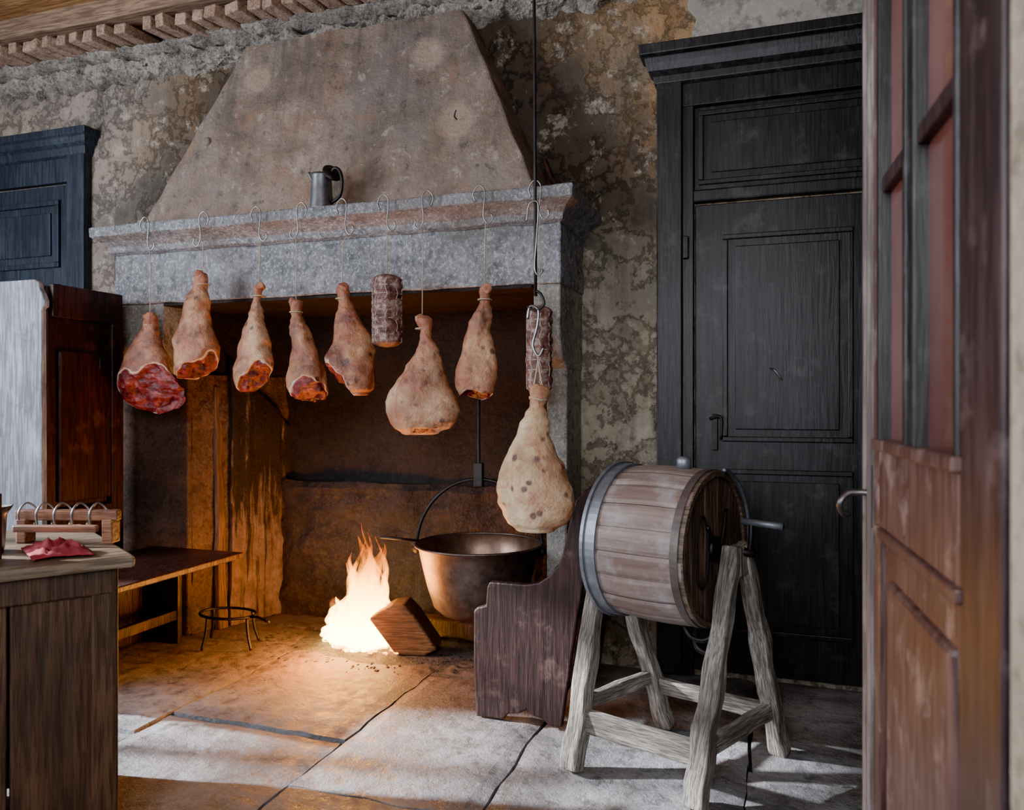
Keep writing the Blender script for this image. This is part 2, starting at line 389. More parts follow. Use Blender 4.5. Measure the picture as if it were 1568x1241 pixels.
wb=empty('wall_back')
box('wall_left_part',-5.0,-2.9,WY,4.0,-.03,3.45,WALL,wb,0)
box('wall_right_part',-.96,2.3,WY,4.0,-.03,3.45,WALL,wb,0)
box('wall_over_hearth',-2.9,-.96,WY,4.0,1.72,3.45,WALL,wb,0)
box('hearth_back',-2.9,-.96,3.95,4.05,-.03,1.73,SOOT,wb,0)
pl=[(-.34,2.80),(-.35,2.87),(-.33,2.93),(-.37,2.98),(-.36,3.06),(-.40,3.14),(-.38,3.4),(2.3,3.4),(2.3,2.80)]
extr('pale_plaster_over_door',pl,.02,PALE,wb,loc=(0,WY-.014,0),bevel=.004)
wl=empty('wall_left')
X0,X1=-5.1,-5.0
WYA,WYB,WZA,WZB=.75,2.15,1.10,2.35
box('part_a',X0,X1,-1.2,WYA,-.03,3.45,WALL,wl,0); box('part_b',X0,X1,WYB,4.05,-.03,3.45,WALL,wl,0)
box('part_c',X0,X1,WYA,WYB,-.03,WZA,WALL,wl,0); box('part_d',X0,X1,WYA,WYB,WZB,3.45,WALL,wl,0)
wn=empty('window_1')
for yy in (1.2,1.66): box('mullion',X0+.02,X1-.02,yy-.03,yy+.03,WZA,WZB,WINLITP,wn)
for z in (1.53,1.93): box('muntin',X0+.03,X1-.03,WYA,WYB,z-.02,z+.02,WINLITP,wn)
box('sill',X0,X1+.06,WYA-.03,WYB+.03,WZA-.04,WZA,WINLITP,wn)
box('wall_right',2.3,2.4,-1.2,4.05,-.03,3.45,WALL,None,0)

ce=empty('ceiling')
y=-1.2
while y<3.6:
    w=.2+.04*random.random()
    box('plank',-5.0,2.3,y+.004,min(y+w,3.6)-.004,3.385+random.uniform(0,.006),3.42,W_CEIL,ce,.004); y+=w
box('upper_boards',-5.0,2.3,-1.2,3.6,3.42,3.45,W_CEIL,ce,0)
tr=empty('trim_1')
beam('wall_plate',(-5.0,3.45,3.335),(2.3,3.45,3.335),.29,.11,W_BEAM,tr,amp=.010,up=(0,0,1),seg=40)
def crumb(name,x0,x1,y0,y1,z0,z1,mat,parent,amp=.03,seed=1,n=420):
    bm=bmesh.new(); K=12; sec=[]
    sec.append((y1,z0))
    for k in range(K+1):
        a=k/K
        sec.append((y1-(y1-y0)*math.sin(a*math.pi/2)**.6,z0+(z1-z0)*a))
    sec.append((y1,z1))
    rs=[]
    for i in range(n+1):
        x=x0+(x1-x0)*i/n; r=[]
        for j,(yy,zz) in enumerate(sec):
            if 0<j<len(sec)-1:
                q=noise.fractal(Vector((x*9,yy*9+seed,zz*16)),.9,2,5); q2=noise.fractal(Vector((x*8+9,zz*14,seed)),.9,2,5)
                r.append(bm.verts.new((x,min(y1,yy+amp*q),zz+amp*.7*q2)))
            else: r.append(bm.verts.new((x,yy,zz+(amp*noise.fractal(Vector((x*6,seed,3)),.9,2,4) if j==0 else 0))))
        rs.append(r)
    for i in range(n):
        for j in range(len(sec)):
            k=(j+1)%len(sec); bm.faces.new((rs[i][j],rs[i][k],rs[i+1][k],rs[i+1][j]))
    bm.faces.new(rs[0]); bm.faces.new(rs[-1])
    return fin(name,bm,mat,parent)
crumb('lime_mortar_ledge',-5.0,-.45,3.51,3.62,3.05,3.15,CRUMB,tr,.05)
bm=bmesh.new(); x=-5.0
while x<-.55:
    w=.075+random.uniform(-.015,.02)
    if random.random()>.05:
        M=Matrix.Translation((x+w/2,3.45+random.uniform(-.02,.015),3.225+random.uniform(-.008,.008)))@Matrix.Rotation(random.uniform(-.3,-.05),4,'Z')@Matrix.Rotation(random.uniform(-.12,.12),4,'Y')
        r=bmesh.ops.create_cube(bm,size=1,matrix=M@Matrix.Diagonal((w,.26,.058+random.uniform(-.008,.008),1)))
    x+=w+random.uniform(.018,.034)
rough(bm,.006,20)
fin('brick_course',bm,BRICK,tr,bevel=.006)
crumb('mortar_between',-5.0,-.45,3.45,3.6,3.155,3.195,CRUMB,tr,.025,5)
box('brick_backing',-5.0,-.45,3.55,3.6,3.12,3.28,DIRT,tr,0)

# ------------------------------------------------------------------ fireplace
fp=empty('fireplace')
loft('lintel',-3.225,-.85,3.18,WY,[(0,1.715),(.004,1.78),(-.002,1.85),(.003,1.92),(0,1.97)],GRAN,fp,.008,amp=.008)
box('lintel_dark_sheet',-2.92,-.98,3.19,3.6,1.700,1.712,SOOT,fp,0)  # thin dark sheet added so the firelit underside stays dark
box('flue_throat_dark_sheet',-2.9,-.96,3.59,3.955,1.708,1.722,SOOT,fp,0)  # extra dark sheet, added to cover an orange firelit strip
loft('mantel_shelf',-3.225,-.85,3.18,WY,[(.005,1.965),(.03,1.975),(.04,2.0),(.075,2.02),(.12,2.035),(.135,2.04),(.138,2.082),(.13,2.09)],GRAN,fp,.004,amp=.005,sl=.2,sr=.62)
bm=bmesh.new()
N=30
def hp(u,t):
    xl=-3.12+( -2.60+3.12)*t; xr=-.955+(-1.385+.955)*t
    return xl+(xr-xl)*u, 3.225+(3.42-3.225)*t, 2.085+(3.06-2.085)*t
g=[[None]*(N+1) for _ in range(N+1)]
for i in range(N+1):
    for j in range(N+1):
        X,Y,Z=hp(i/N,j/N); q=.016*noise.noise(Vector((X*3,Z*3,2)))+.007*noise.noise(Vector((X*9,Z*9,2)))
        g[i][j]=bm.verts.new((X+(.012*noise.noise(Vector((Z*6,1,2))) if i in(0,N) else 0),Y+q,Z+(.02*noise.noise(Vector((X*5,3,1))) if j==N else 0)))
for i in range(N):
    for j in range(N): bm.faces.new((g[i][j],g[i+1][j],g[i+1][j+1],g[i][j+1]))
for side in (0,N):
    bk=[bm.verts.new((g[side][j].co.x,WY+.01,g[side][j].co.z)) for j in range(N+1)]
    for j in range(N): bm.faces.new((g[side][j],g[side][j+1],bk[j+1],bk[j]))
fin('hood',bm,HOOD,fp,bevel=.012)
lathe('hood_flue_plug',[(0,-.006),(.018,-.007),(.022,-.001),(.024,.012)],HOOD,fp,loc=(-2.76,3.31,2.55),axis='y',seg=24)
tube('hood_hook',[(-1.375,3.315,2.505),(-1.372,3.28,2.507),(-1.36,3.27,2.53)],.003,IRON,fp)
cor=[(3.20,1.72),(3.20,1.50),(3.24,1.40),(3.33,1.36),(3.6,1.36),(3.6,1.72)]
for nm,xa,xb in (('corbel_right',-.975,-.855),('corbel_left',-3.22,-2.93)):
    bm=bmesh.new(); a=[bm.verts.new((xa,p[0],p[1])) for p in cor]; b=[bm.verts.new((xb,p[0],p[1])) for p in cor]; n=len(cor)
    for i in range(n): bm.faces.new((a[i],a[(i+1)%n],b[(i+1)%n],b[i]))
    bm.faces.new(a); bm.faces.new(b); fin(nm,bm,GRAN2,fp,bevel=.008)
box('jamb_right',-.955,-.86,3.33,WY,0,1.37,GRAN2,fp,.01)
box('jamb_left',-3.42,-2.89,3.33,WY,0,1.37,REDPL,fp,.01)
def quadwall(name,p0,p1,z0,z1,th,mat,amp=.006,ribs=0,top=None):
    p0=Vector(p0);p1=Vector(p1); d=(p1-p0); L=d.length; d.normalize(); nrm=Vector((-d.y,d.x))
    bm=bmesh.new(); nx=max(20,ribs*8); nzv=60; G=[]
    for i in range(nx+1):
        c=[]
        for j in range(nzv+1):
            t=j/nzv; s=i/nx
            zt=z1 if top is None else z1+top*s
            if top: zt+=.06*noise.noise(Vector((s*5,2,1)))
            q=p0+d*(L*s); z=z0+(zt-z0)*t
            off=th+amp*noise.fractal(Vector((q.x*7,q.y*7,z*5)),.9,2,4)
            if ribs: off+=.010*abs(math.sin(math.pi*ribs*(s+.05*noise.noise(Vector((s*3,z*2,1))))))*(.5+.9*noise.noise(Vector((int(s*ribs)*1.7,z*2.5,7))))
            c.append(bm.verts.new((q.x-nrm.x*off,q.y-nrm.y*off,z)))
        G.append(c)
    for i in range(nx):
        for j in range(nzv): bm.faces.new((G[i][j],G[i+1][j],G[i+1][j+1],G[i][j+1]))
    bk=[bm.verts.new((p0.x,p0.y,z0)),bm.verts.new((p1.x,p1.y,z0)),bm.verts.new((p1.x,p1.y,z1+(top or 0))),bm.verts.new((p0.x,p0.y,z1))]
    bm.faces.new([G[i][nzv] for i in range(nx+1)]+[bk[2],bk[3]])
    bm.faces.new([G[0][j] for j in range(nzv+1)]+[bk[3],bk[0]])
    bm.faces.new([G[nx][j] for j in range(nzv+1)]+[bk[2],bk[1]])
    return fin(name,bm,mat,fp,smooth=False)
quadwall('cheek_left_lower',(-2.90,3.36),(-2.72,3.96),0,1.36,.01,REDPL,.014)
quadwall('cheek_left_upper',(-2.90,3.45),(-2.72,3.96),1.36,1.74,.012,SOOT)
beam('cheek_strip',(-2.815,3.50,0),(-2.85,3.50,1.30),.035,.065,W_STRIP,fp,amp=.008,seg=18,taper=.6)  # tapering plaster strip of the cheek, modelled as a wooden post
quadwall('streaked_cheek_wall',(-2.815,3.56),(-2.70,3.955),0,1.42,.02,STREAK,.012,6,-.35)
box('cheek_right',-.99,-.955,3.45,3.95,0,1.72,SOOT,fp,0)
bm=bmesh.new(); G=[]
FX0=-2.72
for i in range(49):
    c=[]
    for k in range(25):
        X=FX0+(-.99-FX0)*i/48; Z=.765*k/24
        zz=.02*noise.noise(Vector((X*3,0,0)))+.012*noise.noise(Vector((X*11,0,0)))
        c.append(bm.verts.new((X,3.87+.035*noise.fractal(Vector((X*6,Z*6,3)),1,2,4)+(.02 if k==24 else 0),Z+zz*k/24)))
    G.append(c)
for i in range(48):
    for k in range(24): bm.faces.new((G[i][k],G[i+1][k],G[i+1][k+1],G[i][k+1]))
tp=[G[i][24] for i in range(49)]; b0=bm.verts.new((FX0,3.96,.765)); b1=bm.verts.new((-.99,3.96,.765))
bm.faces.new(tp+[b1,b0])
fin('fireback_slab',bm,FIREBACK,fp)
sb=empty('wooden_shelf_board')
beam('board',(-.90,3.40,2.092),(-.985,3.42,2.31),.05,.02,W_RED,sb,up=(1,0,0))
beam('board_small',(-.875,3.33,2.092),(-.93,3.36,2.20),.04,.018,W_SET,sb,up=(1,0,0))

jg=empty('tin_jug')
jx,jy,jz=-1.965,3.125,2.09
lathe('body',[(0,0),(.054,0),(.054,.01),(.048,.09),(.046,.155),(.05,.165),(.046,.163),(.042,.09),(.042,.012),(0,.012)],TIN,jg,loc=(jx,jy,jz))
tube('handle',[(jx+.044,jy,jz+.155),(jx+.07,jy-.005,jz+.185),(jx+.10,jy-.01,jz+.17),(jx+.112,jy-.01,jz+.12),(jx+.095,jy,jz+.06),(jx+.049,jy,jz+.03)],.008,IRON,jg)
tube('spout',[(jx-.04,jy,jz+.12),(jx-.055,jy,jz+.155),(jx-.068,jy,jz+.178)],.01,TIN,jg)
o=lathe('open_lid',[(0,0),(.046,0),(.046,.005),(.02,.010),(0,.011)],IRON,jg,loc=(jx+.055,jy,jz+.165))
o.rotation_euler=(.5,.95,0)

# ------------------------------------------------------------------ hams
PR=[(0,0),(.008,.15),(.03,.215),(.06,.235),(.10,.215),(.15,.21),(.22,.27),(.32,.42),(.42,.60),(.52,.77),(.62,.91),(.72,.99),(.8,1.0),(.88,.93),(.94,.76),(.98,.48),(1,0)]
def prof(t):
    for (a,ra),(b,rb) in zip(PR,PR[1:]):
        if t<=b:
            k=(t-a)/(b-a+1e-9)
            if b>.94 : k=math.sin(k*math.pi/2) if b<=.98 else 1-math.sqrt(max(0,1-k*k))
            return ra+(rb-ra)*k
    return 0
def hook(parent,x,y,z,h=.12,r=.003,mat=None,flip=1):
    pts=[(-.035,-.045),(-.045,-.01),(-.02,.02),(.005,0),(.004,-.05),(0,-h*.6),(.004,-h*.85),(.022,-h),(.04,-h*.88),(.036,-h*.72)]
    tube('s_hook',[(x+flip*p[0],y,z+p[1]) for p in pts],r,mat or STEEL,parent)
def ham(x,y,zt,zb,w,lean,cutn=None,off=.5,dep=.62,rot=0,hz=2.085,seed=0,hk=True,name='cured_ham',tint=.8,fold=0,pw=1.0,kn=.02):
    e=empty(name)
    L=zt-zb; hw=w/2; bm=bmesh.new()
    cl=bm.verts.layers.float.new('cut'); tl=bm.verts.layers.float.new('tt')
    nt_,ns=110,88; rs=[]
    R=Matrix.Rotation(rot,3,'Z')
    cen=Vector((lean*.8,0,-L*.74))
    nv=Vector(cutn).normalized() if cutn else None
    sd=Vector((seed*5.3,seed*2.1,seed))
    for i in range(nt_+1):
        t=i/nt_; pr=prof(t)
        if t>.06: pr=pr**(1+(pw-1)*min(1,(t-.06)*6))
        r=max(pr*hw,.0005); ring=[]
        if t<.08: r=min(r,.032)
        if t<.3: r=max(r,min(.025,t*1.4+.001))
        r*=1+.10*math.exp(-((t-.05)/.025)**2)-.04*math.exp(-((t-.12)/.03)**2)
        fl=dep+(1-dep)*max(0,1-t*2.2)
        cx=lean*(t**1.3) + .024*math.sin(t*7+seed)*(w/.25)*.6
        for j in range(ns):
            a=2*math.pi*j/ns
            m_=max(0,min(1,(t-.3)*3))
            asy=1+.13*math.cos(a-seed)*m_+.07*math.cos(2*a+seed*2)*m_+.05*math.cos(3*a+seed)*m_
            fa=math.exp(-((math.sin((a-(4.3+.5*math.sin(seed*3)+.9*(t-.5)))/2))/.09)**2)
            asy-=fold*fa*m_*(1-max(0,(t-.8)*4))
            p=Vector((r*math.cos(a)*asy,r*fl*math.sin(a)*asy,0))
            p=R@p
            p+=Vector((cx,0,-L*t))
            nn=noise.noise(p*7+sd)*.024*min(1,t*3)+noise.noise(p*19+sd)*.009+noise.noise(p*42+sd)*.003
            nn+=.0015*math.sin(t*95+3*math.sin(a+seed))*math.exp(-((t-.24)/.12)**2)
            p+=Vector((math.cos(a),math.sin(a)*.7,0))*nn*(1 if 0<i<nt_ else 0)
            cv=0
            if nv is not None and t>.35:
                s=(p-cen).dot(nv)-off*hw
                s+=.028*noise.noise(p*11+sd)+.008*noise.noise(p*30)
                if s>0:
                    p-=nv*(s*.86); cv=min(1,s/.05)
                    p+=nv*(.018*noise.noise(p*26+sd)+.007*noise.noise(p*60))*cv
            v=bm.verts.new(p); v[cl]=cv; v[tl]=t; ring.append(v)
        rs.append(ring)
    for i in range(nt_):
        for j in range(ns): bm.faces.new((rs[i][j],rs[i][(j+1)%ns],rs[i+1][(j+1)%ns],rs[i+1][j]))
    bm.faces.new(rs[0]); bm.faces.new(rs[-1])
    o=fin('ham_body',bm,HAM,e,smooth=True,loc=(x,y,zt)); o.color=(tint,tint,tint,1)
    x0_=x+.024*math.sin(seed)*(w/.25)*.6
    bm=bmesh.new(); bmesh.ops.create_icosphere(bm,subdivisions=3,radius=kn)
    cl=bm.verts.layers.float.new('cut'); tl=bm.verts.layers.float.new('tt')
    rough(bm,.010,40,seed)
    o=fin('hock_knuckle',bm,HAM,e,smooth=True,loc=(x0_+.012*(1 if seed%2 else -1),y-.008,zt-.014)); o.color=(tint,tint,tint,1)
    if hk:
        fl=1 if seed%2 else -1
        hook(e,x,y-.0,hz,h=.14,flip=fl)
        tube('twine',[(x+.01*fl,y,hz-.135),(x0_+.002,y,(hz+zt)/2),(x0_,y-.002,zt-.035)],.0022,STRING,e,False,6)
        tube('twine_loop',[(x0_+.028*math.cos(a),y+.028*math.sin(a),zt-.058) for a in [k*math.pi/6 for k in range(13)]],.003,STRING,e,False,6)
    return e
HY=3.02
ham(-2.86,HY,1.641,1.146,.34,-.01,(.12,-.80,-.50),-.05,seed=1,dep=.55,tint=1.0,pw=.8)
ham(-2.55,HY,1.822,1.314,.235,-.05,(.50,-.35,-.8),.58,seed=2,tint=.95,fold=.08,pw=.72,kn=.025)
ham(-2.225,HY,1.753,1.245,.17,-.04,(.5,-.55,-.6),.48,seed=3,dep=.7,tint=.8,fold=.08,pw=.62)
ham(-2.02,HY,1.673,1.171,.20,.085,(.25,-.5,-.8),.38,seed=4,dep=.7,tint=.9,pw=.75)
ham(-1.78,HY,1.723,1.237,.25,.05,(-.65,-.5,-.6),.55,seed=5,tint=1.0,fold=.10,pw=.85,kn=.024)
ham(-1.405,HY,1.58,1.07,.295,-.03,(.15,-.25,-.9),.82,seed=6,tint=.7,fold=.16,pw=1.0)
ham(-1.135,HY,1.691,1.205,.17,-.05,(-.1,-.3,-.9),.95,seed=7,dep=.75,tint=.85,fold=.06,pw=.55)
ham(-.79,2.62,1.27,.755,.285,.0,(.2,.1,-.9),.97,seed=8,hk=False,dep=.66,tint=.12,fold=.18,pw=.9)

def salami(x,y,zt,zb,w,seed):
    e=empty('netted_salami'); L=zt-zb; bm=bmesh.new(); rs=[]; nt_,ns=70,40
    for i in range(nt_+1):
        t=i/nt_
        r=w/2*min(1,math.sqrt(max(0,1-((abs(t-.5)-.40)/.1)**2)) if abs(t-.5)>.4 else 1)
        r=max(r,.001); ring=[]
        for j in range(ns):
            a=2*math.pi*j/ns
            b=1-.09*abs(math.cos(t*math.pi*9))**6-.05*abs(math.cos(a*4))**6
            q=noise.noise(Vector((math.cos(a)*3,math.sin(a)*3,t*9+seed)))*.006
            ring.append(bm.verts.new(((r*b+q)*math.cos(a),(r*b+q)*math.sin(a),-L*t)))
        rs.append(ring)
    for i in range(nt_):
        for j in range(ns): bm.faces.new((rs[i][j],rs[i][(j+1)%ns],rs[i+1][(j+1)%ns],rs[i+1][j]))
    bm.faces.new(rs[0]); bm.faces.new(rs[-1])
    fin('sausage',bm,SAL,e,smooth=True,loc=(x,y,zt))
    for k in range(9):
        t=(k+.5)/9; rr=w/2*.95*(1 if abs(t-.5)<.42 else .8)
        tube('net_ring',[(x+rr*math.cos(a),y+rr*math.sin(a),zt-L*t) for a in [q*math.pi/8 for q in range(17)]],.0022,NET,e,False,6)
    for k in range(8):
        a=k*math.pi/4+.4
        tube('net_string',[(x+w/2*.96*s*math.cos(a+.1*math.sin(t*28)),y+w/2*.96*s*math.sin(a+.1*math.sin(t*28)),zt-L*t) for t,s in [(.02,.3)]+[(q/14,1) for q in range(1,14)]+[(.98,.3)]],.002,NET,e,False,6)
    tube('twine',[(x,y,zt),(x,y,1.95)],.0022,STRING,e,False,6)
    hook(e,x,y,2.085,h=.14,flip=1); return e
salami(-1.576,HY,1.762,1.447,.13,1)
salami(-.895,HY+.0,1.60,1.24,.105,4)

hr=empty('hanging_iron_rod')
rx,ry=-.79,2.62
tube('rod',[(rx-.012,ry,3.385),(rx-.004,ry,2.4),(rx,ry,1.58)],.006,IRON,hr)
tube('rod_hook',[(rx,ry,1.60),(rx+.02,ry,1.585),(rx+.03,ry,1.55),(rx,ry,1.53),(rx-.03,ry,1.545)],.005,IRON,hr)
tube('steel_s_hook',[(rx-.03,ry,1.50),(rx-.02,ry,1.545),(rx+.01,ry,1.53),(rx+.005,ry,1.47),(rx-.01,ry,1.41),(rx+.01,ry,1.37),(rx+.03,ry,1.40)],.0045,STEEL,hr)
tube('steel_s_hook_upper',[(rx-.03,ry-.01,1.84),(rx-.02,ry-.01,1.90),(rx+.012,ry-.01,1.90),(rx+.008,ry-.01,1.80),(rx,ry-.01,1.68),(rx+.015,ry-.01,1.65),(rx+.03,ry-.01,1.67)],.003,STEEL,hr)
tube('twine_a',[(rx+.008,ry,1.375),(rx+.016,ry,1.31),(rx+.03,ry,1.24)],.003,STRING,hr)
tube('twine_b',[(rx+.012,ry,1.375),(rx+.002,ry,1.31),(rx-.012,ry,1.24)],.003,STRING,hr)
tube('twine_knot',[(rx+.012+.032*math.cos(a),ry+.032*math.sin(a),1.222+.006*math.sin(2*a)) for a in [k*math.pi/6 for k in range(13)]],.004,STRING,hr,False)

# ------------------------------------------------------------------ fire
fr=empty('hearth_fire')
def make_flame():
    m=bpy.data.materials.new('flame'); m.use_nodes=True; nt=m.node_tree
    for n in list(nt.nodes): nt.nodes.remove(n)
    out=nd(nt,'ShaderNodeOutputMaterial')
    at=nd(nt,'ShaderNodeAttribute',attribute_name='tt').outputs['Fac']
    lw=nd(nt,'ShaderNodeLayerWeight',{'Blend':.5}).outputs['Facing']
    core=mth(nt,'SUBTRACT',1.0,lw,True)
    p=nd(nt,'ShaderNodeNewGeometry').outputs['Position']
    ns=nz(nt,vmul(nt,p,(16,16,5)),1.4,5,.65,1.0)
    col=ramp(nt,at,[(0.0,(1,.72,.22)),(.4,(1,.50,.07)),(.7,(1,.30,.02)),(1.0,(1,.16,.0))])
    st=mr(nt,at,0,.95,30,5)
    em=nd(nt,'ShaderNodeEmission',{'Color':col,'Strength':st})
    a=mth(nt,'POWER',core,1.5)
    a=mth(nt,'MULTIPLY',a,mr(nt,at,1.0,.3,.12,1))
    a=mth(nt,'MULTIPLY',a,mr(nt,ns,.36,.58,.10,1),True)
    tr_=nd(nt,'ShaderNodeBsdfTransparent')
    mx=nd(nt,'ShaderNodeMixShader',{0:a,1:tr_.outputs[0],2:em.outputs[0]})
    nt.links.new(mx.outputs[0],out.inputs[0]); return m
FLAME=make_flame()
bm=bmesh.new(); tl=bm.verts.layers.float.new('tt'); rf=random.Random(11)
fx,fy=-1.93,3.44
spec=[(-.01,0,.54,.10),(.07,.02,.48,.08),(-.08,.01,.42,.08),(.0,-.05,.34,.11),(.10,-.02,.34,.07),(-.13,-.02,.28,.07),(.03,.05,.50,.065),(-.05,.05,.45,.06),(-.17,.02,.22,.05),(.14,.03,.24,.05),(.06,-.06,.24,.085),(-.09,-.06,.24,.085),(.02,-.02,.56,.036),(-.06,0,.53,.034),(.08,.0,.55,.03),(.0,.02,.60,.026),(-.12,.03,.40,.028),(.12,.0,.44,.026),(-.03,-.04,.42,.04),(.05,-.03,.40,.04),(-.20,.0,.14,.045),(.0,-.09,.16,.08),(.04,.0,.30,.10),(-.04,.0,.28,.10)]
for (dx,dy,h,r) in spec:
    ph=rf.random()*6; rs=[]; lean=rf.uniform(-.02,.06)
    for i in range(33):
        t=i/32; rr=r*(math.sin(math.pi*min(1,(t*.85+.15))**.9))**.9*(1-t*.45)
        rr=max(rr,.0006); ring=[]
        cx=fx+dx*(1-.25*t)+.035*t*math.sin(t*8+ph)+lean*t; cy=fy+dy*(1-.4*t)+.02*t*math.cos(t*6+ph)
        for j in range(16):
            a=j*math.pi/8; q=1+.45*noise.noise(Vector((math.cos(a)*1.5+ph,math.sin(a)*1.5,t*6)))
            v=bm.verts.new((cx+rr*q*math.cos(a),cy+rr*q*math.sin(a)*.8,.015+h*t)); v[tl]=min(1,h*t/.60+.16*t); ring.append(v)
        rs.append(ring)
    for i in range(32):
        for j in range(16): bm.faces.new((rs[i][j],rs[i][(j+1)%16],rs[i+1][(j+1)%16],rs[i+1][j]))
fin('flames',bm,FLAME,fr,smooth=True)
EMB=simple('glowing_embers',(.3,.05,.01),.9,(1,.28,.03),8)
CHAR=simple('charcoal',(.04,.034,.03),.95)
for nm,mt,n,rad,s0,s1 in (('embers',EMB,110,.17,.005,.016),('charcoal_and_ash',CHAR,420,.45,.002,.009)):
    bm=bmesh.new()
    for i in range(n):
        a=rf.random()*6.28; d=rad*rf.random()**.8; s=rf.uniform(s0,s1)
        x_=fx+.05+d*math.cos(a)*1.35; y_=min(3.8,fy-.0+d*math.sin(a)*.75)
        bmesh.ops.create_icosphere(bm,subdivisions=1,radius=s,matrix=Matrix.Translation((x_,y_,s*.3-.002+(.02 if nm=='embers' else 0)))@Matrix.Rotation(a,4,'Z')@Matrix.Diagonal((1.9,.9,.5,1)))
    rough(bm,.003,60); fin(nm,bm,mt,fr)
bm=bmesh.new(); G=[]
for i in range(33):
    c=[]
    for k in range(25):
        u,v_=i/16-1,k/12-1; r=math.sqrt(u*u+v_*v_)
        z=.035*max(0,1-r)**.8*(1+.5*noise.noise(Vector((u*5,v_*5,1))))-.008
        c.append(bm.verts.new((fx+.06+.50*u,3.50+.30*v_,z)))
    G.append(c)
for i in range(32):
    for k in range(24): bm.faces.new((G[i][k],G[i+1][k],G[i+1][k+1],G[i][k+1]))
ASH=stone('ash_bed',(.04,.033,.03),(.13,.105,.09),(.24,.21,.19),scale=2,bs=1.0)
fin('ash_bed',bm,ASH,fr)
lg=empty('split_log')
extr('split_wedge',[(-.17,.17),(-.12,.205),(-.06,.235),(.0,.24),(.05,.19),(.16,.03),(.10,.0),(-.04,.0)],.17,W_LOG,lg,mw=Matrix.Translation((-1.665,3.36,.012))@Matrix.Rotation(.25,4,'Z'),bevel=.01)
lg2=empty('burning_log')
beam('log_a',(-2.14,3.52,.05),(-1.80,3.64,.06),.08,.08,W_LOG,lg2,amp=.008,bevel=.015)
beam('log_b',(-2.16,3.60,.03),(-2.12,3.50,.20),.06,.05,W_LOG,lg2,amp=.006,bevel=.012)
beam('log_c',(-1.90,3.74,.06),(-1.40,3.66,.07),.09,.09,W_LOG,lg2,amp=.008,bevel=.015)
tv=empty('iron_trivet')
tx,ty=-2.585,3.26
ring=[(tx+.15*math.cos(a),ty+.10*math.sin(a),.16) for a in [k*math.pi/10 for k in range(21)]]
tube('ring',ring,.007,IRON,tv)
for a in (2.6,4.4,5.9,1.0):
    cx_,cy_=tx+.15*math.cos(a),ty+.10*math.sin(a)
    tube('leg',[(cx_,cy_,.16),(cx_+.01*math.cos(a),cy_+.01*math.sin(a),.08),(cx_+.035*math.cos(a),cy_+.03*math.sin(a),.006)],.007,IRON,tv)
tube('handle',[(tx+.14,ty-.02,.16),(tx+.20,ty-.03,.165),(tx+.27,ty-.04,.15)],.007,IRON,tv)

# ------------------------------------------------------------------ cauldron
cd=empty('copper_cauldron')
cx_,cy_,cz_=-1.285,3.36,.235
lathe('outer_bowl',[(0,.0),(.10,.004),(.17,.018),(.205,.05),(.235,.14),(.262,.25),(.276,.315),(.290,.325),(.290,.332)],POTM,cd,loc=(cx_,cy_,cz_),seg=64)
lathe('inner_bowl',[(0,.02),(.16,.03),(.195,.06),(.225,.15),(.252,.25),(.268,.318),(.290,.333)],COPPER,cd,loc=(cx_,cy_,cz_),seg=64)
tube('rim_wire',[(cx_+.289*math.cos(a),cy_+.289*math.sin(a),cz_+.33) for a in [k*math.pi/24 for k in range(49)]],.006,POTM,cd,False)
bail=[]
for k in range(17):
    a=math.pi*k/16; bail.append((cx_-.29*math.cos(a),cy_-.05*math.cos(a),cz_+.30+.325*math.sin(a)))
tube('bail_handle',bail,.008,IRON,cd)
for s in (-1,1): lathe('ear',[(0,0),(.022,0),(.022,.014),(0,.014)],IRON,cd,loc=(cx_+s*.285,cy_+s*.05-.01,cz_+.30),axis='y',seg=16)
tube('chain_rod',[(cx_,cy_,cz_+.62),(cx_,cy_,1.2),(cx_+.01,cy_,1.7)],.008,IRON,cd)
box('hook_block',cx_-.022,cx_+.022,cy_-.015,cy_+.015,cz_+.59,cz_+.70,IRON,cd,.005)
tube('poker_side',[(cx_-.44,cy_-.12,cz_+.355),(cx_-.28,cy_-.05,cz_+.335)],.006,IRON,cd,False)

# ------------------------------------------------------------------ right settle
rs_=empty('fireside_settle')
out=[(-1.09,0),(-1.10,.20),(-1.10,.405),(-1.085,.42),(-1.05,.43),(-1.045,.50),(-1.035,.522),(-.89,.522),(-.84,.532),(-.80,.56),(-.765,.60),(-.745,.65),(-.725,.74),(-.712,.80),(-.695,.85),(-.66,.885),(-.605,.925),(-.592,.915),(-.62,.80),(-.655,.62),(-.70,.35),(-.75,0),(-.80,0),(-.82,.02),(-.86,.03),(-.885,.05),(-.92,.03),(-.96,.025),(-.98,0)]
extr('end_panel_near',out,.035,W_SET,rs_,loc=(0,2.82,0))
out2=[(-.985,0),(-.985,.41),(-.93,.42),(-.90,.50),(-.84,.532),(-.80,.56),(-.745,.65),(-.712,.80),(-.66,.885),(-.605,.925),(-.592,.915),(-.655,.62),(-.75,0)]
extr('end_panel_far',out2,.03,W_SET,rs_,loc=(0,3.28,0))
beam('seat_board',(-.86,2.855,.385),(-.86,3.28,.385),.25,.03,W_REDX,rs_,up=(0,0,1),amp=.001)
extr('back_board',[(-.715,.10),(-.70,.10),(-.585,.93),(-.60,.93)],.43,W_SET,rs_,loc=(0,2.853,0),bevel=.003)
